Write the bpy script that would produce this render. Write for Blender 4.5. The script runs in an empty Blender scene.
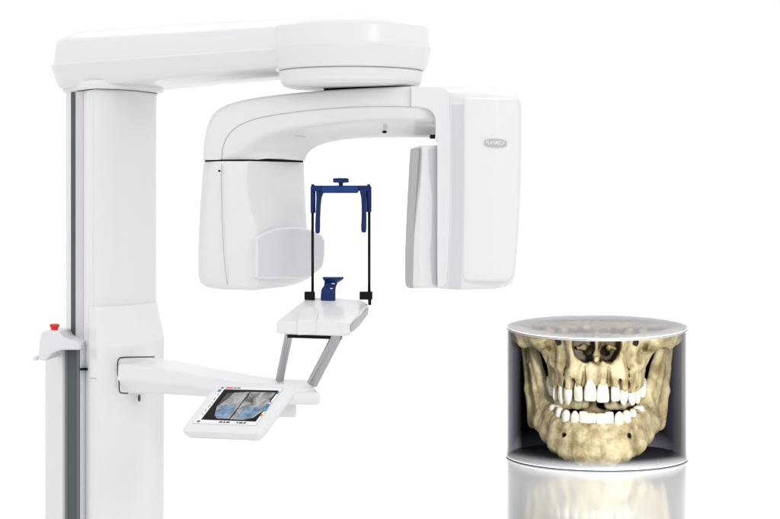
import bpy, bmesh, math, random
import numpy as np
from mathutils import Vector, Matrix, noise

random.seed(7)
rng = np.random.default_rng(7)
scene = bpy.context.scene
COL = scene.collection
PI = math.pi

# ------------------------------------------------------------------ view
F, CX, CY, EYE = 1700.0, 390.0, 195.0, 1.5      # focal length / principal point, in units of the photo; eye height (m)

def P(px, py, d):
    return Vector(((px - CX) * d / F, d, EYE - (py - CY) * d / F))

def X(px, d):
    return (px - CX) * d / F

def Z(py, d):
    return EYE - (py - CY) * d / F

cam_d = bpy.data.cameras.new('camera')
cam = bpy.data.objects.new('camera', cam_d)
COL.objects.link(cam)
cam.location = (0, 0, EYE)
cam.rotation_euler = (PI / 2, 0, 0)
cam_d.sensor_width = 36
cam_d.lens = 36 * F / 780
cam_d.shift_y = -(259.5 - CY) / 780
cam_d.clip_end = 200
scene.camera = cam

# ------------------------------------------------------------------ materials
def new_mat(name):
    m = bpy.data.materials.new(name)
    m.use_nodes = True
    nt = m.node_tree
    nt.nodes.clear()
    out = nt.nodes.new('ShaderNodeOutputMaterial')
    return m, nt, out

def plastic(name, col, rough=0.4, metallic=0.0, spec=0.5, var=0.02, scale=9.0, bump=0.0, bscale=400, coat=0.0):
    m, nt, out = new_mat(name)
    b = nt.nodes.new('ShaderNodeBsdfPrincipled')
    tc = nt.nodes.new('ShaderNodeTexCoord')
    nz = nt.nodes.new('ShaderNodeTexNoise')
    nz.inputs['Scale'].default_value = scale
    nz.inputs['Detail'].default_value = 4
    nt.links.new(tc.outputs['Object'], nz.inputs['Vector'])
    r = nt.nodes.new('ShaderNodeValToRGB')
    e = r.color_ramp.elements
    e[0].position = 0.3; e[1].position = 0.7
    e[0].color = (*[c * (1 - var) for c in col], 1)
    e[1].color = (*[min(1, c * (1 + var)) for c in col], 1)
    nt.links.new(nz.outputs['Fac'], r.inputs['Fac'])
    nt.links.new(r.outputs['Color'], b.inputs['Base Color'])
    mr = nt.nodes.new('ShaderNodeMapRange')
    mr.inputs['To Min'].default_value = rough * (.85 if var else .995)
    mr.inputs['To Max'].default_value = rough * (1.15 if var else 1.005)
    nt.links.new(nz.outputs['Fac'], mr.inputs['Value'])
    nt.links.new(mr.outputs['Result'], b.inputs['Roughness'])
    b.inputs['Metallic'].default_value = metallic
    b.inputs['Specular IOR Level'].default_value = spec
    b.inputs['Coat Weight'].default_value = coat
    if bump > 0:
        n2 = nt.nodes.new('ShaderNodeTexNoise')
        n2.inputs['Scale'].default_value = bscale
        nt.links.new(tc.outputs['Object'], n2.inputs['Vector'])
        bp = nt.nodes.new('ShaderNodeBump')
        bp.inputs['Strength'].default_value = bump
        bp.inputs['Distance'].default_value = 0.001
        nt.links.new(n2.outputs['Fac'], bp.inputs['Height'])
        nt.links.new(bp.outputs['Normal'], b.inputs['Normal'])
    nt.links.new(b.outputs['BSDF'], out.inputs['Surface'])
    return m

M = {}
M['white'] = plastic('white_lacquer', (0.845, 0.845, 0.864), 0.22, var=0.0)
M['white2'] = plastic('white_lacquer_cool', (0.815, 0.815, 0.845), 0.34, var=0.0)
M['bright'] = plastic('bright_white_panel', (0.865, 0.865, 0.88), 0.28, var=0.0)
M['strip'] = plastic('pale_lavender_bevel', (0.735, 0.735, 0.785), 0.34, var=0.0)
M['pad'] = plastic('grey_white_pad', (0.75, 0.765, 0.80), 0.5, var=0.008)
M['lav'] = plastic('pale_silver_rail', (0.68, 0.67, 0.71), 0.35, var=0.01)
M['lgrey'] = plastic('light_grey_strip', (0.50, 0.51, 0.52), 0.4, var=0.01)
M['dgrey'] = plastic('dark_grey_strip', (0.085, 0.098, 0.105), 0.45, spec=.2, var=0.03)
M['dgrey2'] = plastic('mid_grey_strip', (0.15, 0.165, 0.175), 0.42, spec=.2, var=0.03)
M['black'] = plastic('black_plastic', (0.006, 0.0065, 0.007), 0.35, spec=.12, var=0.1)
M['carbon'] = plastic('black_rod', (0.008, 0.008, 0.009), 0.25, spec=.15, var=0.1)
M['gap'] = plastic('shadow_gap_black', (0.008, 0.0085, 0.01), 0.8, spec=.05, var=0.05)  # near-black colour standing for the shade in open gaps; also on a screw
M['seam'] = plastic('grey_seam_gasket', (0.46, 0.46, 0.50), 0.8, var=0.02)
M['blue'] = plastic('navy_blue_plastic', (0.006, 0.024, 0.125), 0.22, spec=.22, var=0.12, scale=30)
M['blue2'] = plastic('bright_blue_plastic', (0.008, 0.045, 0.20), 0.2, spec=.25, var=0.12, scale=30)
M['red'] = plastic('red_plastic', (0.75, 0.02, 0.02), 0.3, var=0.05)
M['metal'] = plastic('brushed_aluminium', (0.44, 0.44, 0.46), 0.24, metallic=1.0, var=0.01, scale=6)
M['logo'] = plastic('silver_grey_badge', (0.53, 0.54, 0.54), 0.4, var=0.01)
M['logotext'] = plastic('white_badge_letters', (0.85, 0.85, 0.85), 0.5, var=0.0)
M['ink'] = plastic('dark_ui_ink', (0.05, 0.06, 0.08), 0.5, var=0.0)
M['pink'] = plastic('pink_ui_ink', (0.80, 0.10, 0.25), 0.5, var=0.0)
M['uiblue'] = plastic('blue_ui_icon', (0.03, 0.16, 0.50), 0.4, var=0.1, scale=200)
M['orange'] = plastic('orange_ui_icon', (0.85, 0.28, 0.06), 0.4, var=0.05)
M['green'] = plastic('green_ui_icon', (0.20, 0.50, 0.12), 0.4, var=0.05)
M['uiwhite'] = plastic('white_display', (0.86, 0.86, 0.87), 0.15, var=0.0)
M['uiblack'] = plastic('black_display_area', (0.004, 0.004, 0.004), 0.12, spec=.05, var=0.0)

def xray_mat(name, tint, lo, hi, scale, seedv):
    m, nt, out = new_mat(name)
    b = nt.nodes.new('ShaderNodeBsdfPrincipled')
    b.inputs['Roughness'].default_value = 0.15; b.inputs['Specular IOR Level'].default_value = .08
    tc = nt.nodes.new('ShaderNodeTexCoord')
    mp = nt.nodes.new('ShaderNodeMapping')
    mp.inputs['Location'].default_value = (seedv, seedv * .7, 0)
    nz = nt.nodes.new('ShaderNodeTexNoise')
    nz.inputs['Scale'].default_value = scale
    nz.inputs['Detail'].default_value = 6
    nz.inputs['Distortion'].default_value = 0.8
    r = nt.nodes.new('ShaderNodeValToRGB')
    e = r.color_ramp.elements
    e[0].position = 0.3; e[1].position = 0.72
    e[0].color = (*[lo * t for t in tint], 1)
    e[1].color = (*[hi * t for t in tint], 1)
    nt.links.new(tc.outputs['Object'], mp.inputs['Vector'])
    nt.links.new(mp.outputs['Vector'], nz.inputs['Vector'])
    nt.links.new(nz.outputs['Fac'], r.inputs['Fac'])
    nt.links.new(r.outputs['Color'], b.inputs['Base Color'])
    nt.links.new(b.outputs['BSDF'], out.inputs['Surface'])
    return m
M['xray'] = xray_mat('greyscale_xray_picture', (1, 1, 1), 0.10, 0.62, 32, 1.3)
M['xblue'] = xray_mat('blue_tinted_xray_region', (0.50, 0.76, 1.1), 0.22, 0.62, 46, 4.1)
M['xdark'] = xray_mat('dark_xray_picture', (1, 1, 1), 0.01, 0.10, 25, 2.2)

# ------------------------------------------------------------------ object helpers
def link(name, me, mat, parent=None, smooth=35, bevel=0.0, seg=3, bang=30):
    mats = mat if isinstance(mat, (list, tuple)) else [mat]
    for k in mats:
        me.materials.append(M[k] if isinstance(k, str) else k)
    o = bpy.data.objects.new(name, me)
    COL.objects.link(o)
    if parent is not None:
        r = parent
        while r.parent:
            r = r.parent
        me.transform(Matrix.Translation(-Vector(r.location)))
        o.parent = parent
    if smooth:
        me.shade_smooth()
        if smooth < 180:
            me.set_sharp_from_angle(angle=math.radians(smooth))
    if bevel > 0:
        md = o.modifiers.new('edge_bevel', 'BEVEL')
        md.width = bevel; md.segments = seg
        md.limit_method = 'ANGLE'; md.angle_limit = math.radians(bang)
        md.harden_normals = True
    return o

def to_mesh(bm, name='m'):
    bmesh.ops.recalc_face_normals(bm, faces=bm.faces[:])
    me = bpy.data.meshes.new(name)
    bm.to_mesh(me); bm.free()
    return me

def add_loft(bm, sections, closed=True, cap=True):
    rows = [[bm.verts.new(p) for p in s] for s in sections]
    n = len(rows[0])
    for a, b in zip(rows[:-1], rows[1:]):
        for i in range(n if closed else n - 1):
            j = (i + 1) % n
            bm.faces.new((a[i], a[j], b[j], b[i]))
    if cap and closed:
        bm.faces.new(rows[0][::-1]); bm.faces.new(rows[-1])
    return rows

def loft(sections, closed=True, cap=True):
    bm = bmesh.new(); add_loft(bm, sections, closed, cap); return to_mesh(bm)

def rpoly(pts, rad, n=5):
    """round the corners of a 2D polygon; same vertex count for any input of the same length"""
    out = []
    N = len(pts)
    for i in range(N):
        p = Vector(pts[i]); a = Vector(pts[i - 1]); b = Vector(pts[(i + 1) % N])
        r = rad[i] if isinstance(rad, (list, tuple)) else rad
        da = (a - p); db = (b - p)
        ra = min(r, da.length * .48); rb = min(r, db.length * .48)
        s = p + da.normalized() * ra; e = p + db.normalized() * rb
        for k in range(n):
            t = k / (n - 1)
            q = s * (1 - t) ** 2 + p * 2 * t * (1 - t) + e * t * t
            out.append(q)
    return out

def plan(pts):
    return [(X(px, d), d) for px, d in pts]

def vprism(pl, z0, z1):
    return loft([[Vector((x, y, z0)) for x, y in pl], [Vector((x, y, z1)) for x, y in pl]])

def catmull(pts, n):
    pts = [Vector(p) for p in pts]
    ext = [pts[0] * 2 - pts[1]] + pts + [pts[-1] * 2 - pts[-2]]
    dense = []
    for i in range(1, len(ext) - 2):
        p0, p1, p2, p3 = ext[i - 1:i + 3]
        for k in range(16):
            t = k / 16
            dense.append(0.5 * ((2 * p1) + (p2 - p0) * t + (2 * p0 - 5 * p1 + 4 * p2 - p3) * t * t + (3 * p1 - p0 - 3 * p2 + p3) * t ** 3))
    dense.append(pts[-1])
    L = [0]
    for a, b in zip(dense[:-1], dense[1:]):
        L.append(L[-1] + (b - a).length)
    res = []; j = 0
    for k in range(n):
        s = L[-1] * k / (n - 1)
        while j < len(L) - 2 and L[j + 1] < s:
            j += 1
        t = (s - L[j]) / max(1e-9, L[j + 1] - L[j])
        res.append(dense[j].lerp(dense[j + 1], min(1, t)))
    return res

def add_tube(bm, pts, r, seg=10, cap=True):
    pts = [Vector(p) for p in pts]
    rs = r if isinstance(r, (list, tuple)) else [r] * len(pts)
    rows = []; up = None
    for i, p in enumerate(pts):
        a = pts[max(0, i - 1)]; b = pts[min(len(pts) - 1, i + 1)]
        t = (b - a).normalized()
        if up is None:
            up = t.orthogonal().normalized()
        up = (up - t * up.dot(t)).normalized()
        s = t.cross(up)
        rows.append([p + (up * math.cos(2 * PI * k / seg) + s * math.sin(2 * PI * k / seg)) * rs[i] for k in range(seg)])
    add_loft(bm, rows, True, cap)

def tube(pts, r, seg=10):
    bm = bmesh.new(); add_tube(bm, pts, r, seg); return to_mesh(bm)

def add_lathe(bm, prof, c, seg=96):
    secs = []
    rows = []
    for r, z in prof:
        if r < 1e-6:
            rows.append([bm.verts.new((c[0], c[1], z))])
        else:
            rows.append([bm.verts.new((c[0] + r * math.cos(2 * PI * k / seg), c[1] + r * math.sin(2 * PI * k / seg), z)) for k in range(seg)])
    for a, b in zip(rows[:-1], rows[1:]):
        for i in range(seg):
            j = (i + 1) % seg
            if len(a) == 1 and len(b) == 1: continue
            if len(a) == 1: bm.faces.new((a[0], b[j], b[i]))
            elif len(b) == 1: bm.faces.new((a[i], a[j], b[0]))
            else: bm.faces.new((a[i], a[j], b[j], b[i]))
    if len(rows[0]) > 1: bm.faces.new(rows[0][::-1])
    if len(rows[-1]) > 1: bm.faces.new(rows[-1])

def lathe(prof, c, seg=96):
    bm = bmesh.new(); add_lathe(bm, prof, c, seg); return to_mesh(bm)

def add_extrude(bm, pts, vec):
    vec = Vector(vec)
    add_loft(bm, [[Vector(p) for p in pts], [Vector(p) + vec for p in pts]])

def extrude(pts, vec):
    bm = bmesh.new(); add_extrude(bm, pts, vec); return to_mesh(bm)

def add_box(bm, c, u, v, w):
    c, u, v, w = Vector(c), Vector(u), Vector(v), Vector(w)
    s = []
    for k in (-1, 1):
        s.append([c + w * k - u - v, c + w * k + u - v, c + w * k + u + v, c + w * k - u + v])
    add_loft(bm, s)

def box(c, u, v, w):
    bm = bmesh.new(); add_box(bm, c, u, v, w); return to_mesh(bm)

def thing(name, loc, label, cat, group=None):
    o = bpy.data.objects.new(name, None)
    COL.objects.link(o)
    o.location = loc
    o.empty_display_size = 0.1
    o['label'] = label; o['category'] = cat
    if group: o['group'] = group
    return o

# ------------------------------------------------------------------ the setting: white studio floor sweeping up into a backdrop
def floor_mat():
    m, nt, out = new_mat('glossy_white_floor')
    d = nt.nodes.new('ShaderNodeBsdfDiffuse')
    g = nt.nodes.new('ShaderNodeBsdfGlossy')
    mix = nt.nodes.new('ShaderNodeMixShader')
    tc = nt.nodes.new('ShaderNodeTexCoord')
    nz = nt.nodes.new('ShaderNodeTexNoise'); nz.inputs['Scale'].default_value = 3
    nt.links.new(tc.outputs['Object'], nz.inputs['Vector'])
    mr = nt.nodes.new('ShaderNodeMapRange')
    mr.inputs['To Min'].default_value = FLOOR_ROUGH - .01; mr.inputs['To Max'].default_value = FLOOR_ROUGH + .01
    nt.links.new(nz.outputs['Fac'], mr.inputs['Value'])
    nt.links.new(mr.outputs['Result'], g.inputs['Roughness'])
    d.inputs['Color'].default_value = (.87, .87, .87, 1)
    g.inputs['Color'].default_value = (.97, .97, .97, 1)
    mix.inputs['Fac'].default_value = FLOOR_GLOSS
    nt.links.new(d.outputs[0], mix.inputs[1]); nt.links.new(g.outputs[0], mix.inputs[2])
    nt.links.new(mix.outputs[0], out.inputs['Surface'])
    return m
FLOOR_ROUGH, FLOOR_GLOSS = 0.11, 0.60
M['floor'] = floor_mat()
M['backdrop'] = plastic('white_backdrop_paper', (.93, .93, .93), 0.9, spec=0.1, var=0.004, scale=2)

W = 16
yF, RB, HB = 15.0, 2.5, 9.0
bm = bmesh.new()
add_loft(bm, [[Vector((x, -6, 0)), Vector((x, yF, 0))] for x in np.linspace(-W, W, 9)], closed=False)
fl = link('floor', to_mesh(bm), 'floor', smooth=0)
fl['kind'] = 'structure'
prof = [(yF, 0.0)] + [(yF + RB * math.sin(t), RB - RB * math.cos(t)) for t in np.linspace(0, PI / 2, 16)][1:] + [(yF + RB, HB)]
bm = bmesh.new()
add_loft(bm, [[Vector((x, y, z)) for y, z in prof] for x in np.linspace(-W, W, 9)], closed=False)
bd = link('backdrop', to_mesh(bm), 'backdrop', smooth=180)
bd['kind'] = 'structure'

# ================================================================== THE X-RAY MACHINE
ROOT = Vector((X(105, 5.75), 5.75, 0))
mach = thing('xray_machine', ROOT,
             'white floor-standing dental x-ray machine with a rotating c-shaped arm, blue head clamp and touchscreen', 'x-ray machine')

# ---- telescopic column (turned about 45 degrees: near corner at px 90)
zt = Z(91, 5.6)
base = link('base_plate', vprism(rpoly(plan([(40, 5.85), (92, 5.45), (175, 5.72), (120, 6.1)]), .03), 0.0, 0.05), 'white', mach, bevel=.008)
col_pl = rpoly(plan([(66, 5.70), (86, 5.60), (95, 5.53), (128, 5.58), (158, 5.78), (148, 5.98), (80, 5.98)]), [.004, .008, .012, .16, .03, .03, .03], 6)
column = link('telescopic_column', vprism(col_pl, 0.05, Z(86, 5.6)), 'white', mach)
def strip_on(pxa, da, pxb, db, z0, z1, out, mat, parent, name):
    """vertical strip lying on a column side face"""
    a = Vector((X(pxa, da), da, 0)); b = Vector((X(pxb, db), db, 0))
    nrm = Vector((-(b - a).y, (b - a).x, 0)).normalized()
    if nrm.y > 0: nrm = -nrm
    q = [a - nrm * .006, b - nrm * .006, b + nrm * out, a + nrm * out]
    return link(name, loft([[p + Vector((0, 0, z0)) for p in q], [p + Vector((0, 0, z1)) for p in q]]), mat, parent)
strip_on(71.3, 5.674, 76.2, 5.650, 0.06, zt, .0015, 'dgrey', column, 'cable_channel')
strip_on(76.4, 5.648, 83.5, 5.612, 0.06, zt, .003, 'lav', column, 'guide_rail')
strip_on(87.0, 5.5922, 93.3, 5.5432, 0.06, zt, .0022, 'bright', column, 'corner_trim')
# dark gap between column and arm
link('shadow_gap', vprism(rpoly(plan([(77, 5.64), (95, 5.525), (128, 5.573), (158.5, 5.775), (148, 5.98), (80, 5.98)]), [.004, .012, .16, .03, .03, .03], 6), Z(90.6, 5.6), Z(89, 5.6)), 'gap', column)

# ---- stationary column behind, at the left, with shelf and stop button
sc_pl = rpoly(plan([(45, 5.80), (63, 5.655), (80.3, 5.575), (88, 5.605), (84, 5.95), (50, 5.98)]), [.012, .004, .004, .02, .02, .02], 5)
stat = link('stationary_column', vprism(sc_pl, 0.05, Z(346, 5.6)), 'white2', mach)
strip_on(63.2, 5.6541, 65.6, 5.643, .06, Z(347.5, 5.6), .002, 'lgrey', stat, 'edge_strip')
strip_on(65.7, 5.6425, 68.3, 5.6305, .06, Z(347.5, 5.6), .003, 'dgrey2', stat, 'cable_channel')
strip_on(68.4, 5.630, 77.6, 5.5875, .06, Z(347.5, 5.6), .002, 'dgrey', stat, 'cable_channel')
strip_on(77.7, 5.587, 80.0, 5.5764, .06, Z(347.5, 5.6), .003, 'dgrey2', stat, 'cable_channel')
dS = 5.55
shelf_px = [(42, 331), (50, 331.5), (58.5, 331), (60.5, 334), (63, 337), (70, 339.5), (77, 341), (80, 342.8), (81, 346), (80.6, 350),
            (70, 350), (62, 350), (56, 351.5), (51, 354.5), (48, 358), (46, 361), (42, 360.6), (38, 359.5), (38.4, 350), (39.6, 338)]
shelf = link('shelf', extrude([P(a, b, dS) for a, b in shelf_px], (0.02, .20, 0)), 'white2', mach, bevel=.006, bang=50)
link('shelf_hook', box(P(36.4, 357.8, dS + .05), (.006, 0, 0), (0, .03, 0), (0, 0, .007)), 'white', shelf, bevel=.002)
bc = P(54.5, 333.5, dS + .07); zb = Z(334, dS + .07)
stop = link('stop_button_base', lathe([(.0145, zb - .01), (.0150, zb), (.0150, zb + .011), (.0125, zb + .013), (0, zb + .013)], (bc.x, bc.y), 32), 'black', mach)
link('stop_button', lathe([(.011, zb + .012), (.0115, zb + .015), (.0125, zb + .021), (.0155, zb + .024), (.0162, zb + .028), (.0155, zb + .032), (.012, zb + .034), (0, zb + .0345)], (bc.x, bc.y), 32), 'red', stop)

# ---- carriage cover over the column
def car_sec(py, pts, dref=5.5):
    z = Z(py, dref)
    return [Vector((x, y, z)) for x, y in rpoly(plan(pts), [.012, .02, .17, .03, .03, .02], 7)]
secs = [car_sec(307.0, [(89, 5.555), (97, 5.50), (131, 5.555), (158.5, 5.77), (150, 6.0), (84, 5.7)]),
        car_sec(311.0, [(89, 5.55), (97, 5.49), (132, 5.545), (159.5, 5.765), (150, 6.0), (84, 5.7)]),
        car_sec(342.5, [(89, 5.52), (98, 5.42), (138, 5.48), (165.5, 5.74), (152, 6.0), (84, 5.7)]),
        car_sec(345, [(89, 5.52), (98, 5.415), (138, 5.475), (165.5, 5.74), (152, 6.0), (84, 5.7)]),
        car_sec(519, [(89, 5.52), (98, 5.415), (138, 5.475), (165, 5.74), (152, 6.0), (84, 5.7)]),
        car_sec(540, [(89, 5.52), (98, 5.42), (137, 5.48), (164, 5.74), (152, 6.0), (84, 5.7)])]
carr = link('carriage_cover', loft(secs), 'white', mach, smooth=20)

def seam(name, pts, n, r, mat, parent, seg=8):
    return link(name, tube(catmull(pts, n), r, seg), mat, parent, smooth=180)

seam('seam', [P(89.4, 378, 5.52), P(97, 378.4, 5.43), P(106, 378.4, 5.43), P(119, 378.2, 5.447)], 20, .0011, 'seam', carr)
link('shadow_gap', box(P(84.8, 369, 5.575), (.0140, .0, 0), (0, .015, 0), (0, 0, .0028)), 'gap', mach)
link('key_slot', lathe([(0, -.0001), (.0045, 0), (.0045, .003), (0, .003)], (0, 0), 16), 'dgrey', carr)
ks = COL.objects['key_slot']
ks.data.transform(Matrix.Translation(Vector(ROOT)))                       # re-centre: built about the origin
ks.data.transform(Matrix.Translation(P(139, 398, 5.488) - Vector(ROOT)) @ Matrix.Diagonal((1, 1, 1, 1)) @ Matrix.Rotation(math.radians(30), 4, 'Z') @ Matrix.Rotation(PI / 2, 4, 'X') @ Matrix.Scale(2.6, 4, (0, 1, 0)))

# ---- overhead arm from the column to the rotation hub
A = Vector((X(108, 5.74), 5.74, 0)); B = Vector((X(351, 5.15), 5.15, 0))
ARM_D = (B - A).normalized()
def hull2(ca, ra, cb, rb, n=28, sq=0.0):
    """tapered stadium outline about two circles (plan)"""
    dv = cb - ca; L = dv.length
    th = math.atan2(dv.y, dv.x)
    al = math.acos((ra - rb) / L)
    out = []
    for k in range(n):
        t = th + al + (2 * PI - 2 * al) * k / (n - 1)
        c, s = math.cos(t), math.sin(t)
        out.append(Vector((ca.x + ra * c, ca.y + ra * s, 0)))
    for k in range(n):
        t = th - al + (2 * al) * k / (n - 1)
        out.append(Vector((cb.x + rb * math.cos(t), cb.y + rb * math.sin(t), 0)))
    return out
def arm_sec(z, off, zB=None):
    zB = z if zB is None else zB
    h = hull2(A, .186 + off, B, .212 + off)
    L = (B - A).length
    res = []
    for p in h:
        t = min(1, max(0, (p - A).dot(ARM_D) / L))
        res.append(Vector((p.x, p.y, z + (zB - z) * t)))
    return res
zs = Z(67, 5.74)
arm = link('overhead_arm', loft([arm_sec(.355 + EYE, -.030, .385 + EYE), arm_sec(.362 + EYE, -.022, .391 + EYE), arm_sec(.380 + EYE, -.014, .403 + EYE), arm_sec(.431 + EYE, 0.002, .433 + EYE),
                                 arm_sec(.4345 + EYE, 0.0, .437 + EYE), arm_sec(.437 + EYE, -.005, .4395 + EYE), arm_sec(.470 + EYE, -.009, .47 + EYE), arm_sec(.505 + EYE, -.014, .496 + EYE), arm_sec(.516 + EYE, -.019, .502 + EYE),
                                 arm_sec(.545 + EYE, -.075, .527 + EYE), arm_sec(.553 + EYE, -.10, .533 + EYE), arm_sec(.557 + EYE, -.135, .537 + EYE)]), 'white', mach, smooth=40)
# collar at the column top
col2 = rpoly(plan([(62, 5.72), (90, 5.50), (132, 5.525), (166, 5.76), (152, 6.02), (76, 6.02)]), [.03, .05, .2, .06, .05, .05], 7)
cc = Vector((A.x, A.y))
def shr(pl, k, z):
    return [Vector((cc.x + (x - cc.x) * k, cc.y + (y - cc.y) * k, z)) for x, y in pl]
link('collar', loft([shr(col2, .985, Z(90.2, 5.6)), shr(col2, 1.0, Z(88.6, 5.6)), shr(col2, 1.0, Z(84, 5.6)), shr(col2, .99, Z(82, 5.6)), shr(col2, .93, Z(81, 5.6))]), 'white', arm, smooth=40)

# ---- rotation hub (domed cap)
hub = (B.x, B.y)
E = EYE
cap = link('rotation_hub', lathe([(0.1033, E + 0.3720), (0.2242, E + 0.3740), (0.2283, E + 0.3780), (0.2298, E + 0.3850), (0.2355, E + 0.4000), (0.2422, E + 0.4300), (0.2443, E + 0.4395), (0.2433, E + 0.4425), (0.2391, E + 0.4440), (0.2386, E + 0.4470), (0.2374, E + 0.4900), (0.2350, E + 0.5010), (0.2293, E + 0.5070), (0.2066, E + 0.5150), (0.1756, E + 0.5250), (0.1343, E + 0.5360), (0.0826, E + 0.5445), (0.0413, E + 0.5480), (0.0000, E + 0.5490)], hub), 'white', mach, smooth=25)
link('lower_ring', lathe([(.05, E + .322), (.190, E + .324), (.205, E + .328), (.213, E + .338), (.2185, E + .362), (.2195, E + .369), (.217, E + .3725), (.05, E + .373)], hub), 'white', cap, smooth=25)
link('bearing_shadow', lathe([(.135, E + .300), (.135, E + .325)], (hub[0] + .05, hub[1] + .06), 64), 'gap', cap)  # off-centre black disc stands for the shadow wedge under the hub

# ---- C-shaped arm
def dC(px):
    return 5.27 - (px - 203) * 0.27 / 207 + max(0, px - 410) * .0024
NS = 72
def line(pts, off):
    return catmull([P(a, b, dC(a) + off + (c[0] if c else 0)) for a, b, *c in pts], NS)
O = line([(203, 160.4), (203.4, 150), (205, 136), (209, 121.5), (217, 110.5), (234, 102.5), (268, 96), (330, 90), (380, 87.3), (412, 86.6), (437, 87.6)], .03)
O1 = line([(207, 160.0), (207.6, 150), (209.2, 138), (213.5, 124.5), (221, 114), (237, 106), (270, 98.8), (331, 92.8), (380, 90), (412, 89.2), (437, 90)], -.015)
S = line([(221.5, 159.8), (222, 152), (225, 141), (233, 130), (248, 121.5), (272, 115.5), (310, 110.5), (350, 107.4), (385, 106.5), (412, 107), (437, 108)], -.03)
Cr = line([(247, 159.6), (244.5, 154), (248, 147), (258, 139), (275, 132.5), (300, 127.5), (335, 123), (370, 120.5), (395, 120), (414, 120.2), (437, 122)], -.02)
Ar = line([(305, 160.3), (306, 156.5), (309, 152), (316, 146.8), (327, 142.6), (342, 139.8), (360, 138), (380, 137.2), (400, 137), (416, 137), (437, 137)], .15)
Ab = [p + Vector((-.01, .12, .0)) for p in Ar]
Ob = [p + Vector((0.02, .27, -.012)) for p in O]
secs = [[ln[k] for ln in (O, O1, S, Cr, Ar, Ab, Ob)] for k in range(NS)]
# smooth each cross-section's crease by inserting points between Cr and Ar
def refine(sec):
    o, o1, s, c, a, ab, ob = sec
    pts = [o, o.lerp(o1, .5) + Vector((-.002, -.006, .002)), o1, o1.lerp(s, .5), s]
    for k in range(1, 4):
        t = k / 4
        pts.append(s.lerp(c, t))
    pts += [c.lerp(s, .12)]
    pts += [c.lerp(s, .0) .lerp(a, .04)]
    pts += [c.lerp(a, .15), c.lerp(a, .35) + Vector((0, .004, .004)), c.lerp(a, .6) + Vector((0, .004, .004)), c.lerp(a, .85), a, a.lerp(ab, .2), ab, ob]
    return pts
carm = link('c_arm', loft([refine(s) for s in secs]), 'white', mach, smooth=50)
# the seam between shell and inner liner
seam('seam', [p + Vector((0, -.0005, 0)) for p in S[::3]], 90, .0010, 'seam', carm)
seam('label_groove', [P(295, 135.5, dC(295) + .028), P(301, 136.6, dC(300) + .03), P(306, 136.8, dC(306) + .03)], 12, .0009, 'seam', carm)
link('sensor_eye', lathe([(0, 0), (1, 0), (.8, .3), (0, .3)], (0, 0), 16), 'black', carm)
se = COL.objects['sensor_eye']
se.data.transform(Matrix.Translation(ROOT))
se.data.transform(Matrix.Translation(P(384.5, 132, dC(384) + .085) - ROOT) @ Matrix.Rotation(math.radians(70), 4, 'X') @ Matrix.Diagonal((.0075, .0045, .012, 1)))

# ---- tube head (left housing below the gap)
def th_sec(py, L_, s_, c_, r_, k=1.0, dref=5.3, dr=0.0):
    z = Z(py, dref)
    pl = rpoly(plan([(L_ + 4, 5.50), (L_, 5.33), (L_ + 8, 5.25), (s_, 5.205), (c_, 5.165), (r_, 5.39 + dr), (r_ - 8, 5.53), ]), [.03, .03, .03, .03, .018, .03, .03], 6)
    m = Vector((sum(p[0] for p in pl) / len(pl), sum(p[1] for p in pl) / len(pl)))
    return [Vector((m.x + (p[0] - m.x) * k, m.y + (p[1] - m.y) * k, z)) for p in pl]
thead = link('tube_head', loft([
    th_sec(161.9, 203, 221.5, 246.5, 305.5, .985), th_sec(162.8, 202.8, 221.4, 246.3, 305.6), th_sec(178, 201.5, 221, 245, 306), th_sec(192, 200.4, 221, 245.5, 306.6), th_sec(206, 199.4, 221.3, 248.5, 307.2),
    th_sec(220, 198.6, 221.8, 252.5, 308), th_sec(234, 198, 222.3, 256.5, 309), th_sec(250, 197.4, 223.3, 258, 311), th_sec(266, 197.3, 224.6, 258.3, 314), th_sec(275, 197.6, 225.6, 258.3, 314),
    th_sec(279.5, 198, 226.2, 258, 311, .993), th_sec(283.5, 199, 226.8, 258, 305, .98), th_sec(286.6, 201, 227.3, 258, 298, .955), th_sec(288.3, 204, 227.8, 257, 290, .91)]), 'white', mach, smooth=40)
link('shadow_gap', vprism([(p.x, p.y) for p in th_sec(163, 203.6, 222, 246.3, 305.4, .988)], Z(163.4, 5.3), Z(160.2, 5.3)), 'gap', thead)
seam('seam', [P(a, b, d) for a, b, d in [(221.8, 164, 5.203), (221.4, 178, 5.2025), (221.6, 200, 5.2025), (222.4, 225, 5.2015), (223.6, 250, 5.2), (225, 266, 5.199), (226.3, 277, 5.20), (227.4, 284.5, 5.207)]], 40, .0009, 'seam', thead)
link('screw', lathe([(0, 0), (.0035, 0), (.0035, .004), (0, .004)], (0, 0), 12), 'gap', thead)
sw = COL.objects['screw']
sw.data.transform(Matrix.Translation(ROOT))
sw.data.transform(Matrix.Translation(P(219.4, 171, 5.2) - ROOT) @ Matrix.Rotation(PI / 2, 4, 'X'))
# collimator cover pad on the inner face
def pd(px): return 5.135 + (px - 257) * .0036
pad_px = [(256.6, 279), (256.2, 243), (256.6, 237.2), (263, 233.2), (270, 230.2), (277, 228.2), (286, 227), (294, 226.6), (302, 227.4), (309, 229), (317, 232), (322.5, 235), (325.6, 241.4), (325.4, 250), (324.8, 259), (323, 267.4), (309, 279)]
pad = link('collimator_cover', extrude([P(a, b, pd(a)) for a, b in pad_px], (-.05, .15, -.002)), ['white', 'pad'], mach, bevel=.008, seg=4, bang=40)
pf_ = min((p_ for p_ in pad.data.polygons if len(p_.vertices) > 8), key=lambda p_: p_.center.y)
pf_.material_index = 1
pad.modifiers['edge_bevel'].material = 0
link('vent_slot', box(P(256, 284.6, 5.235), (.035, .028, 0), (-.0, .012, 0), (0, 0, .0022)), 'lgrey', thead)

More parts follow.
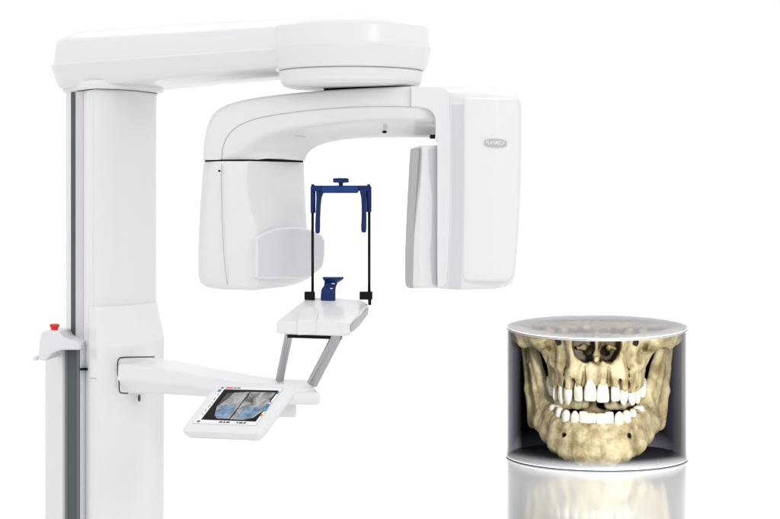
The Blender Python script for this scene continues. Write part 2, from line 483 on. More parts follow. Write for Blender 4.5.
# ---- detector head (right housing)
def dh_sec(py, l, b1, b2, r, k=1.0, dref=5.0, f=0.0):
    z = Z(py, dref)
    pl = rpoly(plan([(l, 4.974 + f), (b1, 4.971 + f), (b2, 4.935 + f), (495, 4.965 + f), (r, 5.042 + f * .5), (r - 6, 5.33), (l + 4, 5.33)]), [.006, .008, .008, .10, .03, .04, .03], 6)
    m = Vector((sum(p[0] for p in pl) / len(pl), sum(p[1] for p in pl) / len(pl)))
    return [Vector((m.x + (p[0] - m.x) * k, m.y + (p[1] - m.y) * k, z)) for p in pl]
dhead = link('detector_head', loft([
    dh_sec(85.0, 428, 450, 463, 506, .92, f=.10), dh_sec(86.2, 431, 449, 463.5, 510, .95, f=.075), dh_sec(88.6, 433, 449, 464, 514.5, .97, f=.052), dh_sec(92.8, 434.6, 449, 464.2, 518.5, .985, f=.028), dh_sec(97.5, 435.6, 449.2, 464.4, 521, .995, f=.009), dh_sec(101, 436, 449.6, 464.5, 522.2, f=.001), dh_sec(106, 436.6, 450, 464.5, 522.6),
    dh_sec(130, 437, 450, 464.5, 522.8), dh_sec(170, 437, 450.6, 464.3, 522.2), dh_sec(210, 437, 450.4, 464, 520.8), dh_sec(245, 437, 449.2, 463.5, 518.8), dh_sec(268, 437, 448, 463, 516.8),
    dh_sec(279, 437, 447, 462.6, 515.5, .995), dh_sec(284.5, 437, 446.5, 462, 513, .98), dh_sec(287.5, 437, 446.5, 461, 508, .955), dh_sec(288.8, 438, 447, 461, 503, .92)]), ['white', 'strip'], mach, smooth=40)
for i, pf in enumerate(dhead.data.polygons):
    if i // 42 >= 6 and i < 42 * 17 and i % 42 in (10, 11, 12):
        pf.material_index = 1
# front cover, slightly bulged, with rounded lower corners
def fc_sec(py, l, r, out, dref=4.95):
    z = Z(py, dref)
    fr = []; bk = []
    n = 14
    for k in range(n):
        t = k / (n - 1)
        px = l + (r - l) * t
        tt = (px - 464) / (520 - 464)
        d = 4.933 + .010 * tt + .065 * max(0, (tt - .55) / .45) ** 2.0
        out_ = out * (1 + 1.5 * math.sin(PI * t) ** .6) if out > 0 else out
        fr.append(Vector((X(px, d - out_), d - out_, z)))
        bk.append(Vector((X(px, d + .05), d + .05, z)))
    return fr + bk[::-1]
cover = link('front_cover', loft([fc_sec(98.0, 465, 517, -.006), fc_sec(98.6, 464.9, 517.8, .002), fc_sec(100, 464.8, 518.6, .0045), fc_sec(106, 464.8, 519.5, .005), fc_sec(150, 464.8, 519.8, .005), fc_sec(200, 464.5, 518.6, .005), fc_sec(240, 464.0, 516.8, .005), fc_sec(270, 463.6, 514.3, .005),
                                  fc_sec(276, 464.0, 513.2, .005), fc_sec(279.2, 465.4, 511.6, .0045), fc_sec(281, 468.5, 508.5, .002), fc_sec(281.4, 470, 506, -.004)]), 'bright', mach, smooth=40, bevel=0)
# badge with the maker's name
zc = Z(142.6, 4.94)
def dcov(px):
    tt = (px - 464) / 56
    t = (px - 464.5) / 55
    return 4.933 + .010 * tt + .065 * max(0, (tt - .55) / .45) ** 2.0 - .005 * (1 + 1.5 * math.sin(PI * t) ** .6)
def bt(px):
    t = (px - 495.6) / 11.2
    return 140.0 - 1.75 * (1 - t * t) + .045 * (px - 484.5)
def bb(px):
    t = (px - 495.6) / 11.2
    return 145.9 + 1.75 * (1 - t * t) + .045 * (px - 484.5) - .5
secs = []
for px in np.linspace(484.4, 506.8, 15):
    d = dcov(px)
    secs.append([P(px, bt(px), d - .0032), P(px, bb(px), d - .0032), P(px, bb(px), d + .003), P(px, bt(px), d + .003)])
badge = link('badge', loft(secs), 'logo', mach, smooth=40)
tx = bpy.data.curves.new('badge_text', 'FONT')
tx.body = 'PLANMECA'; tx.size = .0125; tx.resolution_u = 3; tx.align_x = 'CENTER'; tx.align_y = 'CENTER'; tx.extrude = .0004; tx.offset = .0003
to = bpy.data.objects.new('badge_text', tx); COL.objects.link(to)
dg = bpy.context.evaluated_depsgraph_get()
tme = bpy.data.meshes.new_from_object(to.evaluated_get(dg))
bpy.data.objects.remove(to)
w0 = max(v.co.x for v in tme.vertices) - min(v.co.x for v in tme.vertices)
h0 = max(v.co.y for v in tme.vertices) - min(v.co.y for v in tme.vertices)
for v in tme.vertices:
    px = 495.6 + v.co.x / w0 * 19.0
    py = 142.9 + .045 * (px - 495.6) - v.co.y / h0 * 4.2
    v.co = P(px, py, dcov(px) - .0036 - v.co.z)
link('badge_letters', tme, 'logotext', badge, smooth=0)
# seam between arm and detector head, liner edge
seam('seam', [P(410.6, 87.5, 4.9665), P(410.6, 97, 4.9665), P(410.6, 106.5, 4.9665)], 8, .0008, 'seam', carm)
# shoulder joining the arm to the detector head
sh_f = [(410.5, 86.2), (428, 86.5), (444, 87.5), (449.4, 92.5), (450, 120), (450.4, 150), (450.4, 205), (449.2, 245), (448, 268), (446.6, 283), (443.5, 287), (437.4, 287), (437.2, 139), (435.6, 138.5), (435.4, 120), (434.6, 116), (432.6, 112.6), (429, 109.6), (424, 107.8), (417, 107.1), (410.5, 107)]
sh_front = [P(a, b, 4.967) for a, b in sh_f]
shoulder = link('arm_shoulder', extrude(sh_front, (0.004, .16, -.004)), 'white', carm, bevel=.004, seg=3)
# detector panel
dp_l = rpoly(plan([(412.6, 4.985), (437.5, 5.03), (440, 5.2), (410, 5.2), (405.5, 5.05)]), [.004, .01, .01, .004, .004], 4)
def dp_sec(py, k=0.0):
    z = Z(py, 5.0)
    m = Vector((X(424, 5.08), 5.08))
    return [Vector((m.x + (p[0] - m.x) * (1 - k), m.y + (p[1] - m.y) * (1 - k), z)) for p in dp_l]
def dp2(py, pxs, dref=5.0):
    z = Z(py, dref)
    pl = rpoly(plan(pxs), [.003, .006, .012, .01, .004], 4)
    return [Vector((p[0], p[1], z)) for p in pl]
det = link('detector_panel', loft([dp2(145.5, [(419.5, 4.99), (422.5, 4.975), (437.5, 5.00), (440, 5.2), (414, 5.2)]), dp2(147, [(419, 4.985), (422.5, 4.97), (438, 5.00), (440, 5.2), (413, 5.2)]), dp2(200, [(415.5, 4.985), (420.8, 4.965), (438, 5.0), (440, 5.2), (410, 5.2)]),
                                   dp2(250, [(413.6, 4.985), (420.2, 4.965), (438, 5.0), (440, 5.2), (408, 5.2)]), dp2(285, [(413, 4.985), (421, 4.965), (438, 5.0), (440, 5.2), (408, 5.2)]), dp2(288, [(413.5, 4.99), (421, 4.975), (438, 5.005), (440, 5.19), (409, 5.19)])]), 'white', mach, smooth=25)
link('panel_face', extrude([P(a, b, 4.968 + (a - 421) * .0018) for a, b in [(421.6, 284), (420.8, 250), (421.2, 200), (422.8, 149), (437, 147.8), (437, 285.4)]], (0, .01, 0)), 'lav', det, bevel=.0008)
sg = [(413, 288.6), (409.5, 288.4), (406, 286.6), (405, 282), (405.2, 250), (406.8, 210), (409.2, 165), (410.4, 148.6), (418.4, 147.2), (417.6, 165), (415.2, 205), (413.4, 250), (412.9, 280)]
link('sensor_window', extrude([P(a, b, 4.992 + (413 - a) * .008) for a, b in sg], (.01, .06, 0)), 'lgrey', det, bevel=.003)
link('screw', lathe([(0, 0), (.008, 0), (.008, .012), (0, .012)], (0, 0), 12), 'black', dhead)
sw = COL.objects['screw.001']
sw.data.transform(Matrix.Translation(ROOT))
sw.data.transform(Matrix.Translation(P(432.5, 138.8, 4.99) - ROOT))

# ---- patient support arm
def arm_s(px, top_f, bot, top_b, df, db):
    c = [P(px, top_f, df), P(px, (top_f * .45 + bot * .55), df - .012), P(px, bot, df + .015), P(px + 6, bot - 2, db), P(px + 6, top_b, db)]
    return c
sp = [(117, 364, 392.5, 357.5, 5.43, 5.60), (135, 365.5, 393.2, 357.6, 5.40, 5.58), (155, 368, 393.8, 358.4, 5.35, 5.53), (180, 372.5, 395, 362, 5.29, 5.47), (205, 377.5, 396.8, 367, 5.23, 5.40),
      (230, 381.5, 399, 371.6, 5.17, 5.33), (255, 384.5, 401, 375.6, 5.11, 5.27), (275, 386.4, 402.6, 378.4, 5.06, 5.22), (290, 387.6, 403, 379.6, 5.03, 5.2)]
lines = [catmull([arm_s(*s)[i] for s in sp], 40) for i in range(5)]
sarm = link('support_arm', loft([[ln[k] for ln in lines] for k in range(40)]), 'white', mach, bevel=.007, seg=4, smooth=40, bang=15)
seam('arm_gap', [P(128, 393.2, 5.395), P(121, 392.8, 5.41), P(119.4, 390, 5.415), P(118.6, 378, 5.42), P(117.6, 372, 5.425), P(117.9, 362, 5.43), P(119.5, 358.5, 5.44), P(124, 357.4, 5.455), P(140, 357, 5.475), P(154.5, 356.8, 5.51)], 50, .0018, 'gap', carr)
# platform at its end
plt_top = [(256, 378.2), (309, 379.2), (320, 393.2), (262, 392)]
pt = [P(256, 378.5, 5.20), P(308, 379.3, 5.17), P(319.5, 392.4, 5.0), P(262, 391.6, 4.97)]
pb = [p + Vector((0, 0, -.038)) for p in pt]
pm = [p + (p - sum(pt, Vector()) / 4) * .03 + Vector((0, 0, -.012)) for p in pt]
plat = link('support_platform', loft([pb, [p + (p - sum(pb, Vector()) / 4) * .035 for p in [q + Vector((0, 0, .012)) for q in pb]], pm, pt]), 'white', mach, bevel=.006, seg=4, bang=15)
link('under_block', box(P(287, 408, 5.07), (.027, .0, 0), (0, .03, 0), (0, 0, .024)), 'white2', plat, bevel=.004)

# ---- struts up to the chin table
def strut(name, a, b, r, flat=1.0):
    bm = bmesh.new(); add_tube(bm, [Vector(a), Vector(b)], r, 32)
    return link(name, to_mesh(bm), 'metal', mach, smooth=60)
strut('support_strut', P(279.5, 380.5, 5.16), P(289, 334, 5.12), .0125)
strut('support_strut', P(312, 384, 5.07), P(338, 334, 5.03), .0165)

# ---- chin table
def tb(px, py, d): return P(px, py, d)
top = [tb(275.5, 321.5, 5.02), tb(290.5, 309.8, 5.09), tb(305, 298.8, 5.16), tb(312, 297.2, 5.17), tb(340, 297.8, 5.17), tb(362, 299.8, 5.16), tb(368.6, 303.6, 5.14), tb(360.6, 312.8, 5.07), tb(349.4, 324, 5.00)]
low = [p + Vector((0, 0, -.037)) for p in top]
low[6] = low[6] + Vector((-.008, 0, .0)); low[7] += Vector((.0, 0, -.0))
cen = sum(low, Vector()) / 9
bott = [cen + (p - cen) * .86 + Vector((0, 0, -.004)) for p in low]
ctab = link('chin_table', loft([bott, low, top]), 'white', mach, bevel=.006, seg=4, bang=15)
# raised centre rib and right-hand pad on its top
rib = [tb(297.5, 321.6, 5.012), tb(299, 313, 5.055), tb(304, 308.6, 5.09), tb(316, 308.0, 5.09), tb(318.6, 311, 5.06), tb(315.5, 321, 5.008)]
link('centre_rib', loft([[p + Vector((0, -.006 if i in (0, 5) else 0, -.040)) for i, p in enumerate(rib)], [p + Vector((0, -.004 if i in (0, 5) else 0, .0035)) for i, p in enumerate(rib)]]), 'white', ctab, bevel=.003, bang=15)
rp = [tb(330.5, 322.6, 5.008), tb(334, 320.6, 5.02), tb(343, 321, 5.015), tb(360.4, 306.6, 5.11), tb(366.4, 305.4, 5.125), tb(350, 324.2, 4.996)]
link('side_rib', loft([[p + Vector((0, 0, -.03)) for p in rp], [p + Vector((0, 0, .002)) for p in rp]]), 'white', ctab, bevel=.002, bang=15)
link('side_panel', extrude([P(351.4, 331.5, 4.995), P(350.4, 325.2, 4.995), P(367.6, 307.2, 5.13), P(366.6, 314.8, 5.13), P(358, 326, 5.06)], (.004, .003, 0)), 'lgrey', ctab, bevel=.001)
link('strut_bracket', box(P(314.5, 336.4, 5.07), (.082, -.03, 0), (0, .02, 0), (0, 0, .005)), 'black', mach, bevel=.001)

# ---- head support: rods, clamp, temple arms, knob
dR, dL = 5.13, 5.16
def rod(px, d):
    return link('support_rod', tube([P(px, 298, d), P(px, 188, d)], .0044, 14), 'carbon', mach, smooth=180)
r1 = rod(312.6, dL); r2 = rod(369.2, dR)
for px, d, x0, x1 in ((312.6, dL, 304.5, 315), (369.2, dR, 359.5, 372.5)):
    a, b = P(x0, 295.5, d), P(x1, 295.5, d)
    bm = bmesh.new()
    add_box(bm, (a + b) / 2, (b - a) / 2, (0, .014, 0), (0, 0, .012))
    add_box(bm, P(px + .5, 301, d), (.005, 0, 0), (0, .008, 0), (0, 0, .012))
    link('rod_clamp', to_mesh(bm), 'black', mach, bevel=.002)
for px, d, y1 in ((313, dL, 213), (369.0, dR, 212)):
    bm = bmesh.new()
    add_tube(bm, [P(px, y1, d), P(px, 186.5, d)], .0078, 16)
    link('rod_sleeve', to_mesh(bm), 'blue', mach, smooth=50, bevel=.001)
    link('rod_cap', tube([P(px - .2, 187, d), P(px - .2, 184.3, d)], .0052, 14), 'black', mach, smooth=50)
pl0, pr0 = P(311.5, 188.3, dL), P(370.6, 188.3, dR)
hv = (pr0 - pl0) / 2
cbar = link('head_crossbar', box((pl0 + pr0) / 2, hv, (0, .013, 0), (0, 0, .0085)), 'blue', mach, bevel=.003)
ccn = P(340.2, 189.4, (dL + dR) / 2)
hw = hv.normalized() * .056
bm = bmesh.new()
add_box(bm, ccn, hw, (0, .020, 0), (0, 0, .0115))
link('crossbar_sleeve', to_mesh(bm), 'blue2', cbar, bevel=.005, seg=4)
for t in (-.0515, .0515):
    pass
kz = Z(184.6, 5.13)
kn = (ccn.x + .002, ccn.y)
prof = [(.006, kz - .006), (.007, kz + .004), (.010, kz + .005), (.022, kz + .006), (.0245, kz + .009), (.0245, kz + .0165), (.022, kz + .0195), (0, kz + .0205)]
bm = bmesh.new(); add_lathe(bm, prof, kn, 48)
for v in bm.verts:
    dx, dy = v.co.x - kn[0], v.co.y - kn[1]
    r = math.hypot(dx, dy)
    if r > .02:
        a = math.atan2(dy, dx); s = 1 - .07 * max(0, math.cos(12 * a))
        v.co.x = kn[0] + dx * s; v.co.y = kn[1] + dy * s
link('clamp_knob', to_mesh(bm), 'blue', mach, smooth=40)
def temple(pts, d, name='temple_pad'):
    secs = []
    for a0, a1, y, dd, th in pts:
        z = Z(y, d)
        x0, x1 = X(a0, d), X(a1, d)
        q = rpoly([(x0, d + dd - th), (x1, d + dd - th), (x1, d + dd + th), (x0, d + dd + th)], .004, 4)
        secs.append([Vector((u, v, z)) for u, v in q])
    return link(name, loft(secs), 'blue', mach, smooth=40, bevel=.001)
temple([(315.8, 324, 188.5, 0, .012), (316.2, 323.6, 193, 0, .012), (316.4, 321.8, 198, -.004, .011), (316.3, 321, 206, -.012, .012), (315.9, 320.6, 218, -.02, .014), (315.6, 320.6, 227, -.024, .015), (315.8, 320.4, 231.5, -.024, .014), (316.6, 319.6, 233.2, -.024, .009)], dL)
temple([(359.6, 367, 188.5, 0, .012), (360, 366.6, 193, 0, .012), (361.2, 366.4, 198, -.004, .011), (361.6, 366.4, 206, -.012, .012), (361.6, 366.6, 218, -.02, .014), (361.2, 366.6, 227, -.024, .015), (361.4, 366.4, 230.6, -.024, .014), (362.2, 365.8, 232.4, -.024, .009)], dR)

# ---- chin rest
def cr_sec(py, x0, x1, dd, th, d=5.17):
    z = Z(py, d); a, b = X(x0, d), X(x1, d)
    q = rpoly([(a, d + dd - th), (b, d + dd - th), (b, d + dd + th), (a, d + dd + th)], .009, 5)
    return [Vector((u, v, z)) for u, v in q]
chin = link('chin_rest', loft([cr_sec(303, 321, 335.6, .0, .022), cr_sec(296, 320.8, 335.6, 0, .022), cr_sec(289.5, 321.4, 335.6, .0, .021), cr_sec(287.6, 322.4, 335.8, 0, .017), cr_sec(285.6, 324, 336.6, 0, .013), cr_sec(283, 324.2, 337.6, 0, .012),
                               cr_sec(281.4, 324.4, 340, -.002, .014), cr_sec(279.8, 323.6, 342.6, -.004, .020), cr_sec(278.2, 322.8, 343.8, -.006, .024), cr_sec(277, 322.6, 344, -.006, .024), cr_sec(276.7, 323.2, 343.2, -.006, .021)]), 'blue', mach, smooth=40)
for px, py, w, h in ((333.2, 283.6, 1.5, .5), (331.5, 288.4, 1.3, .5)):
    link('notch', box(P(px, py, 5.153), (w * .003, 0, 0), (0, .003, 0), (0, 0, h * .003)), 'bright', chin, bevel=.0006)
link('front_insert', extrude([P(a, b, 5.1487) for a, b in [(323.6, 295.5), (323.8, 291), (332.6, 291), (332.8, 295.5)]], (0, .004, 0)), 'blue2', chin, bevel=.001)

# ---- touchscreen
TL, TR = P(217.8, 382.0, 5.00), P(295, 383.6, 4.85)
e1 = TR - TL
e2 = P(180.8, 429.5, 4.875) - TL
n_ = e1.cross(e2).normalized()
if n_.z < 0: n_ = -n_
e2p = e2 - e1 * (e2.dot(e1) / e1.length_squared) * .35
def T(u, v, h=0.0):
    return TL + e1 * u + e2 * v + n_ * h
def rect_uv(u0, v0, u1, v1, r=0.0, n=5):
    L1, L2 = e1.length, e2.length
    q = rpoly([(u0 * L1, v0 * L2), (u1 * L1, v0 * L2), (u1 * L1, v1 * L2), (u0 * L1, v1 * L2)], r, n) if r else [Vector(p) for p in [(u0 * L1, v0 * L2), (u1 * L1, v0 * L2), (u1 * L1, v1 * L2), (u0 * L1, v1 * L2)]]
    return [(a / L1, b / L2) for a, b in q]
def slab(uvs, h0, h1):
    return loft([[T(u, v, h0) for u, v in uvs], [T(u, v, h1) for u, v in uvs]])
ru = rect_uv(0, 0, 1, 1.03, .022, 7)
def sc(k, uvs): return [(.5 + (u - .5) * k, .515 + (v - .515) * k) for u, v in uvs]
tsc = link('touchscreen', loft([[T(u, v, -.034) for u, v in sc(.90, ru)], [T(u, v, -.030) for u, v in sc(.96, ru)], [T(u, v, -.016) for u, v in sc(1.0, ru)], [T(u, v, -.004) for u, v in sc(.998, ru)], [T(u, v, -.001) for u, v in sc(.985, ru)], [T(u, v, 0) for u, v in sc(.965, ru)]]), 'white', mach, smooth=50)
link('screen_edge', slab(rect_uv(.088, .088, .902, .872, .004), -.002, .0006), 'logo', tsc, smooth=0)
link('display', slab(rect_uv(.093, .094, .897, .866, .003), -.002, .0010), 'uiwhite', tsc, smooth=0)
link('picture_area', slab(rect_uv(.165, .155, .865, .79), -.001, .0014), 'uiblack', tsc, smooth=0)
link('xray_picture', slab([(.245, .235), (.49, .20), (.515, .20), (.515, .755), (.36, .76), (.30, .70), (.235, .5)], 0, .0018), 'xray', tsc, smooth=0)
link('xray_picture', slab([(.53, .20), (.85, .20), (.85, .60), (.80, .72), (.71, .765), (.53, .765)], 0, .0018), 'xray', tsc, smooth=0)
link('dark_corner', slab([(.245, .235), (.33, .222), (.30, .36), (.25, .50), (.235, .5)], 0, .0020), 'xdark', tsc, smooth=0)
link('blue_region', slab([(.285, .505), (.345, .475), (.395, .50), (.485, .495), (.49, .63), (.46, .74), (.36, .75), (.30, .70), (.28, .62)], 0, .0022), 'xblue', tsc, smooth=0)
link('blue_region', slab([(.60, .50), (.66, .515), (.76, .50), (.83, .505), (.815, .62), (.79, .71), (.71, .755), (.60, .74)], 0, .0022), 'xblue', tsc, smooth=0)
def ui_bar(name, u0, v0, u1, v1, mat):
    link(name, slab([(u0, v0), (u1, v0), (u1, v1), (u0, v1)], .0005, .0014), mat, tsc, smooth=0)
for u0, u1 in ((.13, .166), (.42, .456), (.47, .496), (.51, .551), (.64, .656), (.67, .716), (.73, .756)):
    ui_bar('screen_text', u0, .81, u1, .84, 'ink')
for v0, v1 in ((.25, .28), (.33, .39), (.42, .44), (.47, .53), (.58, .62), (.66, .69)):
    ui_bar('screen_text', .128, v0, .136, v1, 'ink')
for u0, u1 in ((.105, .118), (.275, .31), (.32, .36)):
    ui_bar('screen_text', u0, .112, u1, .132, 'ink')
for u0, u1 in ((.17, .185), (.188, .205), (.208, .225), (.228, .245), (.248, .264)):
    ui_bar('screen_title', u0, .107, u1, .138, 'pink')
for u, v, w, h, m_ in ((.115, .185, .036, .05, 'uiblue'), (.13, .125, .024, .03, 'uiblue'), (.865, .44, .05, .10, 'uiblue'), (.868, .54, .05, .09, 'uiblue'), (.876, .20, .02, .05, 'uiblue'), (.88, .665, .025, .045, 'orange')):
    link('screen_icon', slab(rect_uv(u - w / 2, v - h / 2, u + w / 2, v + h / 2), 0, .0016), m_, tsc, smooth=0)
link('screen_icon', slab(rect_uv(.858, .525, .878, .565), 0, .0020), 'green', tsc, smooth=0)
link('screen_icon', slab(rect_uv(.858, .405, .888, .435), 0, .0020), 'uiwhite', tsc, smooth=0)
# bracket between screen and arm
link('screen_mount', tube([T(.55, .4, -.02), T(.62, .35, -.06), P(262, 392, 5.06)], .02, 20), 'white2', mach, smooth=60)

# ================================================================== GLASS CYLINDER WITH THE JAW
CD = F * EYE / (457 - CY)                       # depth of the cylinder axis
CR = 89.5 * CD / F                              # radius
CX0 = X(596.5, CD)
CZ = (457 - 326) * CD / F / CR                  # height in radii
TILT = .060
disp = thing('display_cylinder', (CX0, CD, 0), 'clear glass cylinder with a milky lid and dark back, standing on the glossy white floor', 'glass cylinder')
def ztop(x, y): return CZ + TILT * y
PHI = -math.atan2(CX0, CD)                      # the display faces the camera's side of the studio
def CW(x, y, z):
    c, q = math.cos(PHI), math.sin(PHI)
    return Vector((CX0 + (x * c - y * q) * CR, CD + (x * q + y * c) * CR, z * CR))

def glass_mat():
    m, nt, out = new_mat('clear_glass_wall')
    tr = nt.nodes.new('ShaderNodeBsdfTransparent')
    wh = nt.nodes.new('ShaderNodeBsdfPrincipled')
    wh.inputs['Base Color'].default_value = (.86, .86, .88, 1); wh.inputs['Roughness'].default_value = .5
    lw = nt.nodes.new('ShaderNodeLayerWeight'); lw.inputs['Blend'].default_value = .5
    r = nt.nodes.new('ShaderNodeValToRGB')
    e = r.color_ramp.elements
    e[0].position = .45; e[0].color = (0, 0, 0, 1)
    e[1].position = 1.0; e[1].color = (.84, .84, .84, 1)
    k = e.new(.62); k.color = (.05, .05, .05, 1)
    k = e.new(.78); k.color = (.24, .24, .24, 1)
    nt.links.new(lw.outputs['Facing'], r.inputs['Fac'])  # white mixed in at grazing angles imitates the glass edge reflection
    # whiter towards the foot, by height along the wall
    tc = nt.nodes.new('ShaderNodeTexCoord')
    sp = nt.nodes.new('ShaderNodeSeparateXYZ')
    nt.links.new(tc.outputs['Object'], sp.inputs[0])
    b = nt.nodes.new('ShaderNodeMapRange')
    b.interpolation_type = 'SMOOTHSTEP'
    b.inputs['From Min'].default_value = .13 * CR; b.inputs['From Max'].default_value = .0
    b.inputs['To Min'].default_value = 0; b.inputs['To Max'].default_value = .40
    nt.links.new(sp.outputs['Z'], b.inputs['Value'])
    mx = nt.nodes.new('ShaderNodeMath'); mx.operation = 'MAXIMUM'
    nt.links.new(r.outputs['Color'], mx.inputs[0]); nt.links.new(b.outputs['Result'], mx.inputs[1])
    ms = nt.nodes.new('ShaderNodeMixShader')
    nt.links.new(mx.outputs[0], ms.inputs['Fac'])
    nt.links.new(tr.outputs[0], ms.inputs[1]); nt.links.new(wh.outputs[0], ms.inputs[2])
    nt.links.new(ms.outputs[0], out.inputs['Surface'])
    return m
def milky_mat():
    m, nt, out = new_mat('milky_lid')
    tr = nt.nodes.new('ShaderNodeBsdfTransparent')
    df = nt.nodes.new('ShaderNodeBsdfDiffuse'); df.inputs['Color'].default_value = (.72, .72, .76, 1)
    tl = nt.nodes.new('ShaderNodeBsdfTranslucent'); tl.inputs['Color'].default_value = (.85, .85, .88, 1)
    tc = nt.nodes.new('ShaderNodeTexCoord')
    ln = nt.nodes.new('ShaderNodeVectorMath'); ln.operation = 'LENGTH'
    mp = nt.nodes.new('ShaderNodeMapping'); mp.inputs['Scale'].default_value = (1 / CR, 1 / CR, 0)
    nt.links.new(tc.outputs['Object'], mp.inputs['Vector']); nt.links.new(mp.outputs['Vector'], ln.inputs[0])
    r = nt.nodes.new('ShaderNodeMapRange'); r.interpolation_type = 'SMOOTHSTEP'
    r.inputs['From Min'].default_value = .62; r.inputs['From Max'].default_value = 1.0
    r.inputs['To Min'].default_value = .42; r.inputs['To Max'].default_value = .66
    nt.links.new(ln.outputs['Value'], r.inputs['Value'])
    m1 = nt.nodes.new('ShaderNodeMixShader'); m1.inputs['Fac'].default_value = .25
    nt.links.new(df.outputs[0], m1.inputs[1]); nt.links.new(tl.outputs[0], m1.inputs[2])
    m2 = nt.nodes.new('ShaderNodeMixShader')
    nt.links.new(r.outputs['Result'], m2.inputs['Fac'])
    nt.links.new(tr.outputs[0], m2.inputs[1]); nt.links.new(m1.outputs[0], m2.inputs[2])
    nt.links.new(m2.outputs[0], out.inputs['Surface'])
    return m
def backing_mat():
    m, nt, out = new_mat('dark_blue_backing')
    b = nt.nodes.new('ShaderNodeBsdfPrincipled'); b.inputs['Roughness'].default_value = .6
    b.inputs['Specular IOR Level'].default_value = .0
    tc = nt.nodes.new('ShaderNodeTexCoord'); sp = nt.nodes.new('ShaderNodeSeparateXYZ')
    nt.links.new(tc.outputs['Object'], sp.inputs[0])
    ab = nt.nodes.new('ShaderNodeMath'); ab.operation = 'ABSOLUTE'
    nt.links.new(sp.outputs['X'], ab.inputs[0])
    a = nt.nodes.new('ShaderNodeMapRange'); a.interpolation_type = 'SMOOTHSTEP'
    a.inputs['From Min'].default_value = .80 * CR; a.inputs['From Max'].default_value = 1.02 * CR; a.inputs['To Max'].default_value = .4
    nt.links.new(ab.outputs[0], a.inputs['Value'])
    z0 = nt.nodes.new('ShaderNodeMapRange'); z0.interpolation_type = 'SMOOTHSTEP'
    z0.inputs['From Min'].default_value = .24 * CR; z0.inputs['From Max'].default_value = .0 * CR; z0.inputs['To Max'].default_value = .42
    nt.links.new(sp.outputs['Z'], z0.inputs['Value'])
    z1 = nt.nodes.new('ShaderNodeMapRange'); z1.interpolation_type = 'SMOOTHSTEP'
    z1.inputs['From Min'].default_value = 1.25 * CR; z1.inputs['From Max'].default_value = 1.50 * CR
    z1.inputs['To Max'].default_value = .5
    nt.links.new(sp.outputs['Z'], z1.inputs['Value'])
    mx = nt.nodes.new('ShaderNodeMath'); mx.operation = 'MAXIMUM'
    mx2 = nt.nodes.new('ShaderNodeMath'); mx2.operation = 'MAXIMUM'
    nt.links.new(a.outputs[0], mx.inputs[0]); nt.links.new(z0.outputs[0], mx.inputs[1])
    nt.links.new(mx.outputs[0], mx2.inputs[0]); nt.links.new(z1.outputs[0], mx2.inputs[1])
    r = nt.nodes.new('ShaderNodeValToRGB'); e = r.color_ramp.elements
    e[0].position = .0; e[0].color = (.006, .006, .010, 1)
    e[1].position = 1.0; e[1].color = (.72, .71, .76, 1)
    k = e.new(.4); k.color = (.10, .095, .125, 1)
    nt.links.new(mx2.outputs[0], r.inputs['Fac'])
    nt.links.new(r.outputs['Color'], b.inputs['Base Color'])
    nt.links.new(b.outputs[0], out.inputs['Surface'])
    return m
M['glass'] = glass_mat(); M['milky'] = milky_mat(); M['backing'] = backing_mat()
M['rim'] = plastic('polished_white_rim', (.88, .88, .89), .15, var=0)
M['lipshade'] = plastic('grey_lip_shade', (.22, .22, .23), .3, var=.03)  # grey painted as the soft shadow below the lid's lip
def matte(name, col):
    m, nt, out = new_mat(name)
    d = nt.nodes.new('ShaderNodeBsdfDiffuse'); d.inputs['Color'].default_value = (*col, 1)
    nt.links.new(d.outputs[0], out.inputs['Surface'])
    return m
M['baseplate'] = matte('base_disc_contact_shade', (.045, .043, .055))  # disc edge coloured dark to draw the contact shadow line at the floor

NSEG = 160
ang = [2 * PI * k / NSEG for k in range(NSEG)]
def ring(r, zf):
    return [CW(r * math.cos(t), r * math.sin(t), zf(r * math.cos(t), r * math.sin(t))) for t in ang]
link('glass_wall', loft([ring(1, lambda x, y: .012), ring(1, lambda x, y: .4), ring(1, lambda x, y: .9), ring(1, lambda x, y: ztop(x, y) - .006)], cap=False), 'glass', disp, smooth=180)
bm = bmesh.new(); vs = [bm.verts.new(p) for p in ring(.995, lambda x, y: ztop(x, y) - .004)]; bm.faces.new(vs)
link('lid', to_mesh(bm), 'milky', disp, smooth=0)
link('top_rim', tube(ring(1.0, ztop) + ring(1.0, ztop)[:1], .0026, 8), 'rim', disp, smooth=180)
link('lip_shade_band', loft([ring(1.0012, lambda x, y: ztop(x, y) - .026), ring(1.0035, lambda x, y: ztop(x, y) - .02), ring(1.0035, lambda x, y: ztop(x, y) - .009)], cap=False), 'lipshade', disp, smooth=180)
link('base_disc', loft([ring(1.0, lambda x, y: 0), ring(1.004, lambda x, y: .006), ring(1.004, lambda x, y: .014), ring(.99, lambda x, y: .018)]), 'baseplate', disp, smooth=30)
link('bottom_rim', tube(ring(1.003, lambda x, y: .018) + ring(1.003, lambda x, y: .018)[:1], .0028, 8), 'rim', disp, smooth=180)
bk = [PI * k / 80 for k in range(81)]
link('backing_panel', loft([[CW(.985 * math.cos(t), .985 * math.sin(t), z if z < 1 else ztop(0, .985 * math.sin(t)) - .02) for t in bk] for z in (.02, .5, .99, 1.4)], closed=False), 'backing', disp, smooth=180)

